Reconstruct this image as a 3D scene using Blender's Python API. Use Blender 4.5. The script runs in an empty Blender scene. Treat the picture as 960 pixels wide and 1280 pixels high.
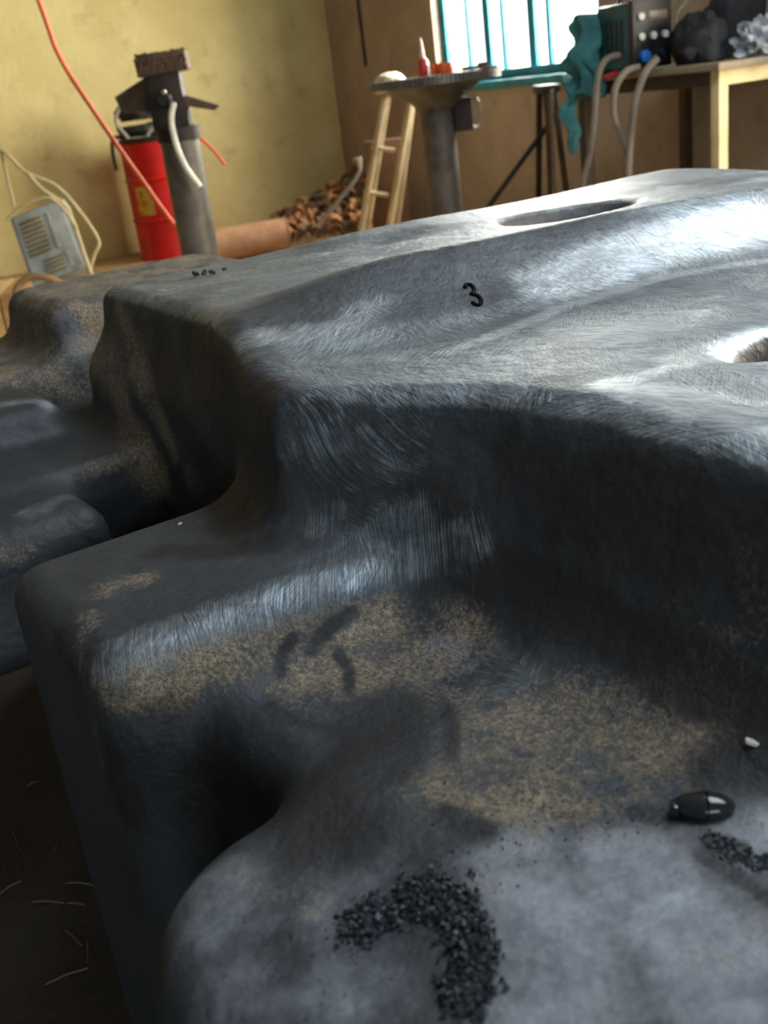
import bpy, bmesh, math, random
import numpy as np
from mathutils import Vector, Matrix, noise as mnoise

random.seed(7)
rng = np.random.default_rng(7)
scn = bpy.context.scene
COL = scn.collection

# ------------------------------------------------------------------ camera
F_PX, EYE = 1330.0, 1.05
dn = Vector((422.0, 3260.0, F_PX)).normalized()          # world down seen from the (tilted) phone
up_c = -dn
fy = (Vector((0, 0, 1)) - up_c * up_c.z).normalized()
fx = fy.cross(up_c)
RC = Matrix((fx, fy, up_c))                              # (x right, y down, z forward) -> world
CAM = Vector((0, 0, EYE))
right, down, fwd = (RC @ Vector(a) for a in ((1, 0, 0), (0, 1, 0), (0, 0, 1)))
cd = bpy.data.cameras.new('camera')
cd.sensor_fit = 'VERTICAL'; cd.sensor_height = 36.0; cd.sensor_width = 27.0
cd.lens = F_PX / 1280 * 36.0
cd.clip_start = 0.02; cd.clip_end = 200
cd.dof.use_dof = True; cd.dof.focus_distance = 1.15; cd.dof.aperture_fstop = 7.5
cam = bpy.data.objects.new('camera', cd)
m3 = Matrix((right, -down, -fwd)).transposed()
cam.matrix_world = Matrix.Translation(CAM) @ m3.to_4x4()
COL.objects.link(cam); scn.camera = cam

def at(px, py, Y):
    """point of the room at depth Y (metres ahead of the camera) in the direction of a photo pixel"""
    r = RC @ Vector((px - 480, py - 640, F_PX))
    return CAM + r * (Y / r.y)
def at_z(px, py, z):
    r = RC @ Vector((px - 480, py - 640, F_PX))
    return CAM + r * ((z - EYE) / r.z)

# ------------------------------------------------------------------ room frame
K = Vector((0.05, 9.6, 0))                                # far corner of the workshop
a25 = math.radians(25)
dL = Vector((-math.cos(a25), -math.sin(a25), 0))          # along the yellow wall, to the left
dB = Vector((math.sin(a25), -math.cos(a25), 0))           # along the window wall, to the right and nearer
nB = Vector((-math.cos(a25), -math.sin(a25), 0))          # window wall normal, into the room
nL = Vector((math.sin(a25), -math.cos(a25), 0))           # yellow wall normal, into the room
def wb(t, off, z): return K + dB * t + nB * off + Vector((0, 0, z))
WT0, WT1, WZ0, WZ1 = 1.70, 3.50, 0.95, 2.35               # window opening
DT0, DT1, DZ1 = 6.3, 8.9, 2.5                             # wide workshop door, right of the frame
CEIL = 3.4
SKY0, SKY1 = (0.9, 0.4), (3.1, 2.6)                       # translucent roof sheet opening (world xy)

# ------------------------------------------------------------------ light
w = bpy.data.worlds.new('world'); scn.world = w; w.use_nodes = True
bgn = w.node_tree.nodes['Background']
bgn.inputs[0].default_value = (0.86, 0.94, 1.0, 1); bgn.inputs[1].default_value = 3.0

def area(name, loc, direction, sx, sy, power, col):
    l = bpy.data.lights.new(name, 'AREA'); l.shape = 'RECTANGLE'; l.size = sx; l.size_y = sy
    l.energy = power; l.color = col
    o = bpy.data.objects.new(name, l); COL.objects.link(o)
    o.location = loc; o.rotation_euler = Vector(direction).to_track_quat('-Z', 'Y').to_euler()
    return o
area('window_daylight', wb((WT0 + WT1) / 2, -0.45, (WZ0 + WZ1) / 2), nB, WT1 - WT0, WZ1 - WZ0, 400, (1.0, 0.95, 0.84))
area('door_daylight', wb((DT0 + DT1) / 2, -0.3, DZ1 / 2), nB, DT1 - DT0, DZ1, 330, (1.0, 0.88, 0.68))
area('roof_daylight', ((SKY0[0] + SKY1[0]) / 2, (SKY0[1] + SKY1[1]) / 2, CEIL + 0.25), (0, 0, -1),
     SKY1[0] - SKY0[0], SKY1[1] - SKY0[1], 135, (0.80, 0.90, 1.0))
area('added_front_fill', K + dB * 12.35 + dL * 4.9 + Vector((0, 0, 1.35)), -nL, 2.4, 2.3, 52, (0.66, 0.84, 1.0))  # added bluish fill from behind the camera
scn.view_settings.view_transform = 'Standard'
scn.view_settings.look = 'None'
scn.view_settings.gamma = 1.0
scn.view_settings.use_curve_mapping = False
scn.view_settings.exposure = 0.0

# ------------------------------------------------------------------ materials
MATS = {}
def srgb(r, g, b):
    f = lambda c: (c / 255) / 12.92 if c / 255 <= 0.04045 else (((c / 255) + 0.055) / 1.055) ** 2.4
    return (f(r), f(g), f(b), 1)
class NT:
    def __init__(s, name):
        s.m = bpy.data.materials.new(name); s.m.use_nodes = True
        s.t = s.m.node_tree; s.b = s.t.nodes['Principled BSDF']
    def n(s, typ, **kw):
        nd = s.t.nodes.new(typ)
        for k, v in kw.items():
            if k.startswith('i_'):
                key = k[2:]
                key = int(key) if key.isdigit() else key.replace('_', ' ')
                if isinstance(v, bpy.types.NodeSocket): s.t.links.new(v, nd.inputs[key])
                else: nd.inputs[key].default_value = v
            else: setattr(nd, k, v)
        return nd
    def link(s, a, b): s.t.links.new(a, b)
    def mix(s, fac, a, b, blend='MIX'):
        nd = s.t.nodes.new('ShaderNodeMix'); nd.data_type = 'RGBA'; nd.blend_type = blend
        for i, v in ((0, fac), (6, a), (7, b)):
            if isinstance(v, bpy.types.NodeSocket): s.link(v, nd.inputs[i])
            else: nd.inputs[i].default_value = v
        return nd.outputs[2]
    def math(s, op, a, b=0.0, c=0.0, clamp=False):
        nd = s.t.nodes.new('ShaderNodeMath'); nd.operation = op; nd.use_clamp = clamp
        for i, v in enumerate((a, b, c)):
            if isinstance(v, bpy.types.NodeSocket): s.link(v, nd.inputs[i])
            else: nd.inputs[i].default_value = v
        return nd.outputs[0]
    def ramp(s, fac, lo, hi):
        return s.n('ShaderNodeMapRange', i_0=fac, i_1=lo, i_2=hi, interpolation_type='SMOOTHSTEP').outputs[0]
    def noise(s, vec, scale, detail=3.0, rough=0.55):
        return s.n('ShaderNodeTexNoise', i_Vector=vec, i_Scale=scale, i_Detail=detail, i_Roughness=rough).outputs[0]

def mat(name, col, rough=0.6, metal=0.0, col2=None, scale=6.0, bump=0.15, bscale=60.0, spec=0.5, lo=0.35, hi=0.7, trans=0.0, ior=1.45):
    if name in MATS: return MATS[name]
    k = NT(name)
    co = k.n('ShaderNodeTexCoord').outputs['Object']
    if col2 is None: col2 = tuple(c * 0.6 for c in col[:3]) + (1,)
    f = k.ramp(k.noise(co, scale, 5.0, 0.65), lo, hi)
    k.link(k.mix(f, col, col2), k.b.inputs['Base Color'])
    k.b.inputs['Roughness'].default_value = rough; k.b.inputs['Metallic'].default_value = metal
    k.b.inputs['Specular IOR Level'].default_value = spec
    k.b.inputs['IOR'].default_value = ior
    k.b.inputs['Transmission Weight'].default_value = trans
    if bump:
        bn = k.n('ShaderNodeBump', i_Strength=bump, i_Distance=0.01, i_Height=k.noise(co, bscale, 4.0))
        k.link(bn.outputs[0], k.b.inputs['Normal'])
    MATS[name] = k.m
    return k.m

# ------------------------------------------------------------------ mesh helpers
class MB:
    """collects shapes in one bmesh"""
    def __init__(s): s.bm = bmesh.new()
    def box(s, c, size, rot=None, bev=0.0, taper=None):
        g = bmesh.ops.create_cube(s.bm, size=1.0)['verts']
        for v in g:
            x, y, z = v.co.x * size[0], v.co.y * size[1], v.co.z * size[2]
            if taper and v.co.z > 0: x *= taper[0]; y *= taper[1]
            v.co = Vector((x, y, z))
        if bev:
            ed = list({e for v in g for e in v.link_edges})
            r = bmesh.ops.bevel(s.bm, geom=ed, offset=bev, segments=2, affect='EDGES', profile=0.6)
            g = list({v for f in r['faces'] for v in f.verts} | {v for v in g if v.is_valid})
            seen = set(g); st = list(g)
            while st:
                v = st.pop()
                for e in v.link_edges:
                    o = e.other_vert(v)
                    if o not in seen: seen.add(o); st.append(o)
            g = list(seen)
        M = Matrix.Translation(Vector(c)) @ (rot.to_4x4() if rot is not None else Matrix())
        bmesh.ops.transform(s.bm, matrix=M, verts=g)
        return s
    def tube(s, pts, r, n=10, cap=True):
        pts = [Vector(p) for p in pts]; rings = []
        rr = r if isinstance(r, (list, tuple)) else [r] * len(pts)
        up = Vector((0.13, 0.21, 0.97)); prev = None
        for i, p in enumerate(pts):
            d = (pts[min(i + 1, len(pts) - 1)] - pts[max(i - 1, 0)]).normalized()
            a = (prev - d * prev.dot(d)) if prev is not None else d.cross(up if abs(d.dot(up)) < .95 else Vector((1, 0, 0)))
            a.normalize(); prev = a; b = d.cross(a)
            rings.append([s.bm.verts.new(p + (a * math.cos(2 * math.pi * k / n) + b * math.sin(2 * math.pi * k / n)) * rr[i]) for k in range(n)])
        for q, t in zip(rings, rings[1:]):
            for k in range(n): s.bm.faces.new((q[k], q[(k + 1) % n], t[(k + 1) % n], t[k]))
        if cap: s.bm.faces.new(rings[0][::-1]); s.bm.faces.new(rings[-1])
        return s
    def lathe(s, prof, c=(0, 0, 0), n=32, wob=0.0):
        rings = []
        for r, z in prof:
            if r < 1e-6: rings.append([s.bm.verts.new(Vector(c) + Vector((0, 0, z)))])
            else: rings.append([s.bm.verts.new(Vector(c) + Vector((r * math.cos(2 * math.pi * k / n) * (1 + wob * math.sin(3 * k)), r * math.sin(2 * math.pi * k / n), z))) for k in range(n)])
        for q, t in zip(rings, rings[1:]):
            for k in range(n):
                k2 = (k + 1) % n
                if len(q) == 1 and len(t) == 1: continue
                if len(q) == 1: s.bm.faces.new((q[0], t[k2], t[k]))
                elif len(t) == 1: s.bm.faces.new((q[k], q[k2], t[0]))
                else: s.bm.faces.new((q[k], q[k2], t[k2], t[k]))
        if len(rings[0]) > 1: s.bm.faces.new(rings[0][::-1])
        if len(rings[-1]) > 1: s.bm.faces.new(rings[-1])
        return s
    def prism(s, poly, h, axis_mat=None):
        """poly in local xy, extruded by h along local z (centred)"""
        M = axis_mat or Matrix()
        a = [s.bm.verts.new(M @ Vector((x, y, -h / 2))) for x, y in poly]
        b = [s.bm.verts.new(M @ Vector((x, y, h / 2))) for x, y in poly]
        s.bm.faces.new(a[::-1]); s.bm.faces.new(b)
        for i in range(len(a)):
            j = (i + 1) % len(a); s.bm.faces.new((a[i], a[j], b[j], b[i]))
        return s
    def build(s, name, material, parent=None, smooth=True, loc=None, rot=None):
        bmesh.ops.recalc_face_normals(s.bm, faces=s.bm.faces)
        me = bpy.data.meshes.new(name); s.bm.to_mesh(me); s.bm.free()
        if smooth:
            me.polygons.foreach_set('use_smooth', [True] * len(me.polygons))
            me.set_sharp_from_angle(angle=math.radians(38))
        me.materials.append(material)
        o = bpy.data.objects.new(name, me); COL.objects.link(o)
        if parent: o.parent = parent
        if loc is not None: o.location = loc
        if rot is not None: o.rotation_euler = rot
        return o
def tag(o, label=None, cat=None, group=None, kind=None):
    if label: o['label'] = label
    if cat: o['category'] = cat
    if group: o['group'] = group
    if kind: o['kind'] = kind
    return o
def thing(name, label, cat, loc=(0, 0, 0), rz=0.0, group=None):
    o = bpy.data.objects.new(name, None); COL.objects.link(o)
    o.empty_display_size = 0.05
    o.location = loc; o.rotation_euler = (0, 0, rz)
    return tag(o, label, cat, group)
def spline(pts, n=8):
    """Catmull-Rom through points"""
    P = [Vector(p) for p in pts]; P = [P[0] * 2 - P[1]] + P + [P[-1] * 2 - P[-2]]
    out = []
    for i in range(1, len(P) - 2):
        for k in range(n):
            t = k / n
            a, b, c, d = P[i - 1], P[i], P[i + 1], P[i + 2]
            out.append(0.5 * ((2 * b) + (c - a) * t + (2 * a - 5 * b + 4 * c - d) * t * t + (3 * b - a - 3 * c + d) * t ** 3))
    out.append(P[-2]); return out
def rotz(a): return Matrix.Rotation(a, 3, 'Z')
def frame_of(x, y=None):
    """3x3 with local X along x, local Z as close to world up as possible"""
    x = Vector(x).normalized(); z = Vector((0, 0, 1)); yv = z.cross(x).normalized(); z = x.cross(yv)
    return Matrix((x, yv, z)).transposed()

# ------------------------------------------------------------------ the setting
def wall_mat(name, c1, c2, c3, sc):
    k = NT(name); co = k.n('ShaderNodeTexCoord').outputs['Object']
    f = k.ramp(k.noise(co, sc, 6.0, 0.6), 0.35, 0.68)
    f2 = k.ramp(k.noise(co, sc * 4.3, 5.0, 0.7), 0.52, 0.72)
    c = k.mix(k.math('MULTIPLY', f2, 0.55), k.mix(f, c1, c2), c3)
    k.link(c, k.b.inputs['Base Color']); k.b.inputs['Roughness'].default_value = 0.85
    bn = k.n('ShaderNodeBump', i_Strength=0.35, i_Distance=0.02, i_Height=k.noise(co, 9.0, 6.0, 0.6))
    k.link(bn.outputs[0], k.b.inputs['Normal']); return k.m
M_yellow = wall_mat('yellow_plaster', srgb(216, 200, 140), srgb(200, 180, 118), srgb(172, 152, 104), 1.3)
M_brown = wall_mat('brown_plaster', srgb(172, 156, 138), srgb(154, 138, 120), srgb(128, 114, 100), 1.6)
def dirt_mat():
    k = NT('packed_dirt'); co = k.n('ShaderNodeTexCoord').outputs['Object']
    n1 = k.noise(co, 2.2, 6.0, .6); n2 = k.noise(co, 26.0, 6.0, .7)
    c = k.mix(k.ramp(n1, .35, .68), srgb(182, 152, 104), srgb(150, 122, 82))
    # blackish earth in an irregular patch round the casting
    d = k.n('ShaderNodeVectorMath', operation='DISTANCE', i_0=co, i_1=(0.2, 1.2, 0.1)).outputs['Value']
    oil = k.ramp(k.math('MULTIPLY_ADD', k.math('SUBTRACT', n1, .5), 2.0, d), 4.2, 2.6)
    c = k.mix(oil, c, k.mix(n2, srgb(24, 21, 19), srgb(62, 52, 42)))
    k.link(c, k.b.inputs['Base Color']); k.b.inputs['Roughness'].default_value = .9
    bn = k.n('ShaderNodeBump', i_Strength=.5, i_Distance=.02, i_Height=n2); k.link(bn.outputs[0], k.b.inputs['Normal'])
    return k.m
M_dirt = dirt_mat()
M_dark_plaster = wall_mat('dark_plaster', srgb(84, 86, 88), srgb(70, 72, 74), srgb(60, 60, 60), 1.6)  # kept dark on the unseen walls to cut bounced light
M_tin = mat('roof_sheet', srgb(120, 112, 100), 0.6, 0.3)
M_teal = mat('teal_paint', srgb(28, 140, 160), 0.5, 0.0, srgb(20, 110, 128))

T = 0.22
def wall_box(mb, p0, d, n, t0, t1, z0, z1):
    R = frame_of(d)
    c = p0 + d * ((t0 + t1) / 2) - n * (T / 2) + Vector((0, 0, (z0 + z1) / 2))
    mb.box(c, (t1 - t0, T, z1 - z0), R)
mb = MB()
BEND = 12.0
wall_box(mb, K, dB, nB, -T, WT0, 0, CEIL); wall_box(mb, K, dB, nB, WT0, WT1, 0, WZ0); wall_box(mb, K, dB, nB, WT0, WT1, WZ1, CEIL)
wall_box(mb, K, dB, nB, WT1, DT0, 0, CEIL); wall_box(mb, K, dB, nB, DT0, DT1, DZ1, CEIL); wall_box(mb, K, dB, nB, DT1, BEND, 0, CEIL)
tag(mb.build('wall_back', M_brown, smooth=False), kind='structure')
LEND = 7.0
mb = MB(); wall_box(mb, K, dL, nL, 0, LEND, 0, CEIL)
tag(mb.build('wall_left', M_yellow, smooth=False), kind='structure')
mb = MB(); wall_box(mb, K + dL * LEND, dB, -nB, -T, BEND, 0, CEIL)
tag(mb.build('wall_right', M_dark_plaster, smooth=False), kind='structure')
mb = MB(); KF = K + dB * BEND                              # wall behind the camera, with an opening added for the bluish fill
wall_box(mb, KF, dL, -nL, -T, 3.6, 0, CEIL); wall_box(mb, KF, dL, -nL, 3.6, 6.2, 2.6, CEIL); wall_box(mb, KF, dL, -nL, 6.2, LEND + T, 0, CEIL)
tag(mb.build('wall_front', M_dark_plaster, smooth=False), kind='structure')
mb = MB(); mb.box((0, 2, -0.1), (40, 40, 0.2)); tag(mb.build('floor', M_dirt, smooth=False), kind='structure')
# roof with the opening for the translucent sheet
mb = MB()
X0, X1, Y0, Y1 = -8.0, 6.5, -5.0, 10.5
for x0, x1, y0, y1 in ((X0, SKY0[0], Y0, Y1), (SKY1[0], X1, Y0, Y1), (SKY0[0], SKY1[0], Y0, SKY0[1]), (SKY0[0], SKY1[0], SKY1[1], Y1)):
    mb.box(((x0 + x1) / 2, (y0 + y1) / 2, CEIL + 0.05), (x1 - x0, y1 - y0, 0.1))
tag(mb.build('ceiling', M_tin, smooth=False), kind='structure')
# window: teal steel frame with upright bars
win = tag(bpy.data.objects.new('window_1', None), kind='structure'); COL.objects.link(win)
tag(win, 'teal barred steel window glaring with daylight above the bench', 'window')
RB = frame_of(dB)
zc, zh = (WZ0 + WZ1) / 2, WZ1 - WZ0
for t in (WT0 + 0.03, WT1 - 0.03):
    MB().box(wb(t, -0.10, zc), (0.06, 0.08, zh), RB, 0.006).build('window_frame', M_teal, win)
for z in (WZ0 + 0.03, WZ1 - 0.03):
    MB().box(wb((WT0 + WT1) / 2, -0.10, z), (WT1 - WT0 - 0.12, 0.08, 0.06), RB, 0.006).build('window_frame', M_teal, win)
MB().box(wb((WT0 + WT1) / 2, -0.03, WZ0 - 0.025), (WT1 - WT0 + 0.1, 0.14, 0.05), RB, 0.006).build('window_sill', M_teal, win)
for px in (588, 612, 632, 668, 689):
    r = RC @ Vector((px - 480, 60 - 640, F_PX))
    p0 = K - nB * 0.10; s_ = (p0 - CAM).dot(nB) / r.dot(nB)
    t = (CAM + r * s_ - K).dot(dB)
    wd = 0.075 if px in (612, 668) else 0.035
    MB().box(wb(t, -0.10, zc), (wd, 0.03, zh - 0.12), RB, 0.004).build('window_bar', M_teal, win)
# ------------------------------------------------------------------ the casting
TH = math.radians(32)
CU, SU = math.cos(TH), math.sin(TH)
def to_world(u, v, z): return (u * CU - v * SU, u * SU + v * CU, z)
def to_uv(p): return (p[0] * CU + p[1] * SU, -p[0] * SU + p[1] * CU)
def smin(a, b, k):
    h = np.maximum(k - np.abs(a - b), 0) / k
    return np.minimum(a, b) - h * h * k * 0.25
def smax(a, b, k): return -smin(-a, -b, k)
def sstep(x, a, b):
    t = np.clip((x - a) / (b - a), 0, 1); return t * t * (3 - 2 * t)
def lug(u, v, z, u0, u1, v0, v1, z0, z1, rp, re):
    """upright block: plan rounded by rp, edges rounded by re"""
    qx = np.abs(u - (u0 + u1) / 2) - (u1 - u0) / 2 + rp; qy = np.abs(v - (v0 + v1) / 2) - (v1 - v0) / 2 + rp
    d2 = np.minimum(np.maximum(qx, qy), 0) + np.sqrt(np.maximum(qx, 0) ** 2 + np.maximum(qy, 0) ** 2) - rp
    dz = np.abs(z - (z0 + z1) / 2) - (z1 - z0) / 2
    a, b = d2 + re, dz + re
    return np.minimum(np.maximum(a, b), 0) + np.sqrt(np.maximum(a, 0) ** 2 + np.maximum(b, 0) ** 2) - re
def ell(u, v, z, c, r, ang=0.0):
    ca, sa = math.cos(ang), math.sin(ang)
    x, y = u - c[0], v - c[1]
    x, y = x * ca + y * sa, -x * sa + y * ca
    k0 = np.sqrt((x / r[0]) ** 2 + (y / r[1]) ** 2 + ((z - c[2]) / r[2]) ** 2)
    return (k0 - 1) * min(r)
def top_h(u, v):
    vc = 1.17 - 0.20 * (u - 0.55)                # crest line of the long rib
    vv = 0.965 - 0.10 * np.clip(u - 0.6, 0, 1)   # crease at its foot
    f = np.clip((v - vv) / (vc - vv), -0.5, 2)
    top = 0.034 + 0.036 * sstep(u, .50, .82)     # the rib dies out towards the end face
    rise = np.minimum(np.maximum(f, 0) ** 1.25, 1) * top - 0.005 * np.exp(-((f - 1) / 0.16) ** 2)
    back = (top - .021) * sstep(v, vc - 0.02, vc + 0.15) + 0.010 * np.clip(u - 1.1, 0, 1)
    front = 0.0 * v
    return 0.780 + rise - back - front + 0.004 * np.sin(u * 9 + 1) * np.sin(v * 11)
def far_pocket(u, v, z): return ell(u, v, z, (1.33, 1.40, .82), (.125, .070, .085), -.15)
def near_pocket(u, v, z): return ell(u, v, z, (.96, .575, .79), (.18, .050, .12), -.25)
def casting_sdf(u, v, z):
    d = lug(u, v, z, .108, 1.2, -.35, .60, -.02, .585, .12, .045)                 # low front tier
    d = smin(d, lug(u, v, z, .265, 1.9, -.3, .90, -.02, .585, .06, .04), .05)    # its web back to the lug
    d = smin(d, lug(u, v, z, .19, .9, .755, 1.045, -.02, .645, .04, .035), .06) # near lug
    d = smin(d, lug(u, v, z, .52, 1.9, .7, 1.69, -.02, .70, .05, .04), .05)
    # second and third lug, lump and rear block
    e = lug(u, v, z, .17, .385, 1.27, 1.75, .40, .595, .03, .045)
    e = smin(e, lug(u, v, z, .17, .8, 1.42, 1.80, .40, .605, .03, .02), .03)
    e = smin(e, lug(u, v, z, .05, .46, 1.60, 1.80, .42, .655, .05, .04), .03)
    e = smin(e, lug(u, v, z, .10, .9, 1.86, 2.25, .40, .655, .04, .03), .04)
    e = smin(e, lug(u, v, z, .55, 1.0, 1.88, 2.22, .30, .75, .05, .04), .06)
    e = smin(e, lug(u, v, z, .56, 1.9, .5, 2.2, -.02, .55, .05, .03), .03)
    d = smin(d, e, .03)
    # upper block with sloping side
    ub = np.interp(v, [.2, .70, .80, .90, .97, 1.12, 1.40, 1.7], [.50, .50, .475, .43, .435, .50, .535, .545])
    ut = np.interp(v, [.2, .45, .62, .74, .84, .90, 1.0, 1.1, 1.3, 1.7], [.60, .60, .61, .58, .51, .455, .475, .51, .555, .565])
    uw = ub + (ut - ub) * np.clip((z - .60) / .185, -.5, 1.4)
    dl = (uw - u) * .88
    t = smax(dl, (z - top_h(u, v)) * .97, .030)
    t = smax(t, v - 1.69, .05); t = smax(t, u - 1.9, .05); t = smax(t, -v - .3, .05)
    t = np.maximum(t, .40 - z)
    d = smin(d, t, .06)
    # pockets in the top
    d = smax(d, -near_pocket(u, v, z), .022)
    d = smax(d, -far_pocket(u, v, z), .025)
    d = smax(d, -ell(u, v, z, (1.02, 1.52, .83), (.10, .05, .035), -.2), .03)
    return d
def surface_nets(fn, lo, hi, h):
    ax = [np.arange(lo[i], hi[i] + h, h, dtype=np.float32) for i in range(3)]
    s = np.empty([len(a) for a in ax], np.float32)
    for i0 in range(0, len(ax[0]), 24):
        g = np.meshgrid(ax[0][i0:i0 + 24], ax[1], ax[2], indexing='ij')
        s[i0:i0 + 24] = fn(*g)
    ins = s < 0
    cnt = sum(ins[a:ins.shape[0] - 1 + a, b:ins.shape[1] - 1 + b, c:ins.shape[2] - 1 + c].astype(np.int8) for a in (0, 1) for b in (0, 1) for c in (0, 1))
    cells = np.argwhere((cnt > 0) & (cnt < 8))
    idx = np.full(cnt.shape, -1, np.int32); idx[tuple(cells.T)] = np.arange(len(cells))
    acc = np.zeros((len(cells), 3)); num = np.zeros(len(cells))
    for axis in range(3):
        o1, o2 = [x for x in range(3) if x != axis]
        for p in (0, 1):
            for q in (0, 1):
                a = cells.copy(); a[:, o1] += p; a[:, o2] += q; b = a.copy(); b[:, axis] += 1
                sa, sb = s[tuple(a.T)], s[tuple(b.T)]
                m = (sa < 0) != (sb < 0)
                t = np.where(m, sa / np.where(m, sa - sb, 1), 0)
                pt = a.astype(float); pt[:, axis] += t
                acc[m] += pt[m]; num[m] += 1
    vert = acc / num[:, None] * h + np.array(lo)
    quads = []
    for axis in range(3):
        o1, o2 = (axis + 1) % 3, (axis + 2) % 3
        sl0 = [slice(None)] * 3; sl1 = [slice(None)] * 3; sl0[axis] = slice(0, -1); sl1[axis] = slice(1, None)
        ch = np.argwhere(ins[tuple(sl0)] != ins[tuple(sl1)])
        ok = (ch[:, o1] > 0) & (ch[:, o2] > 0) & (ch[:, o1] < s.shape[o1] - 1) & (ch[:, o2] < s.shape[o2] - 1)
        ch = ch[ok]; flip = ins[tuple(ch.T)]
        def cid(d1, d2):
            c = ch.copy(); c[:, o1] += d1; c[:, o2] += d2; return idx[tuple(c.T)]
        q = np.stack([cid(-1, -1), cid(0, -1), cid(0, 0), cid(-1, 0)], 1)
        q[~flip] = q[~flip][:, ::-1]
        quads.append(q)
    return vert, np.concatenate(quads)
def surf_z(u, v, z0=.95):
    z = z0
    for _ in range(80):
        d = float(casting_sdf(np.float64(u), np.float64(v), np.float64(z)))
        if d < 1e-4: break
        z -= d * 0.8
    return z
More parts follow.
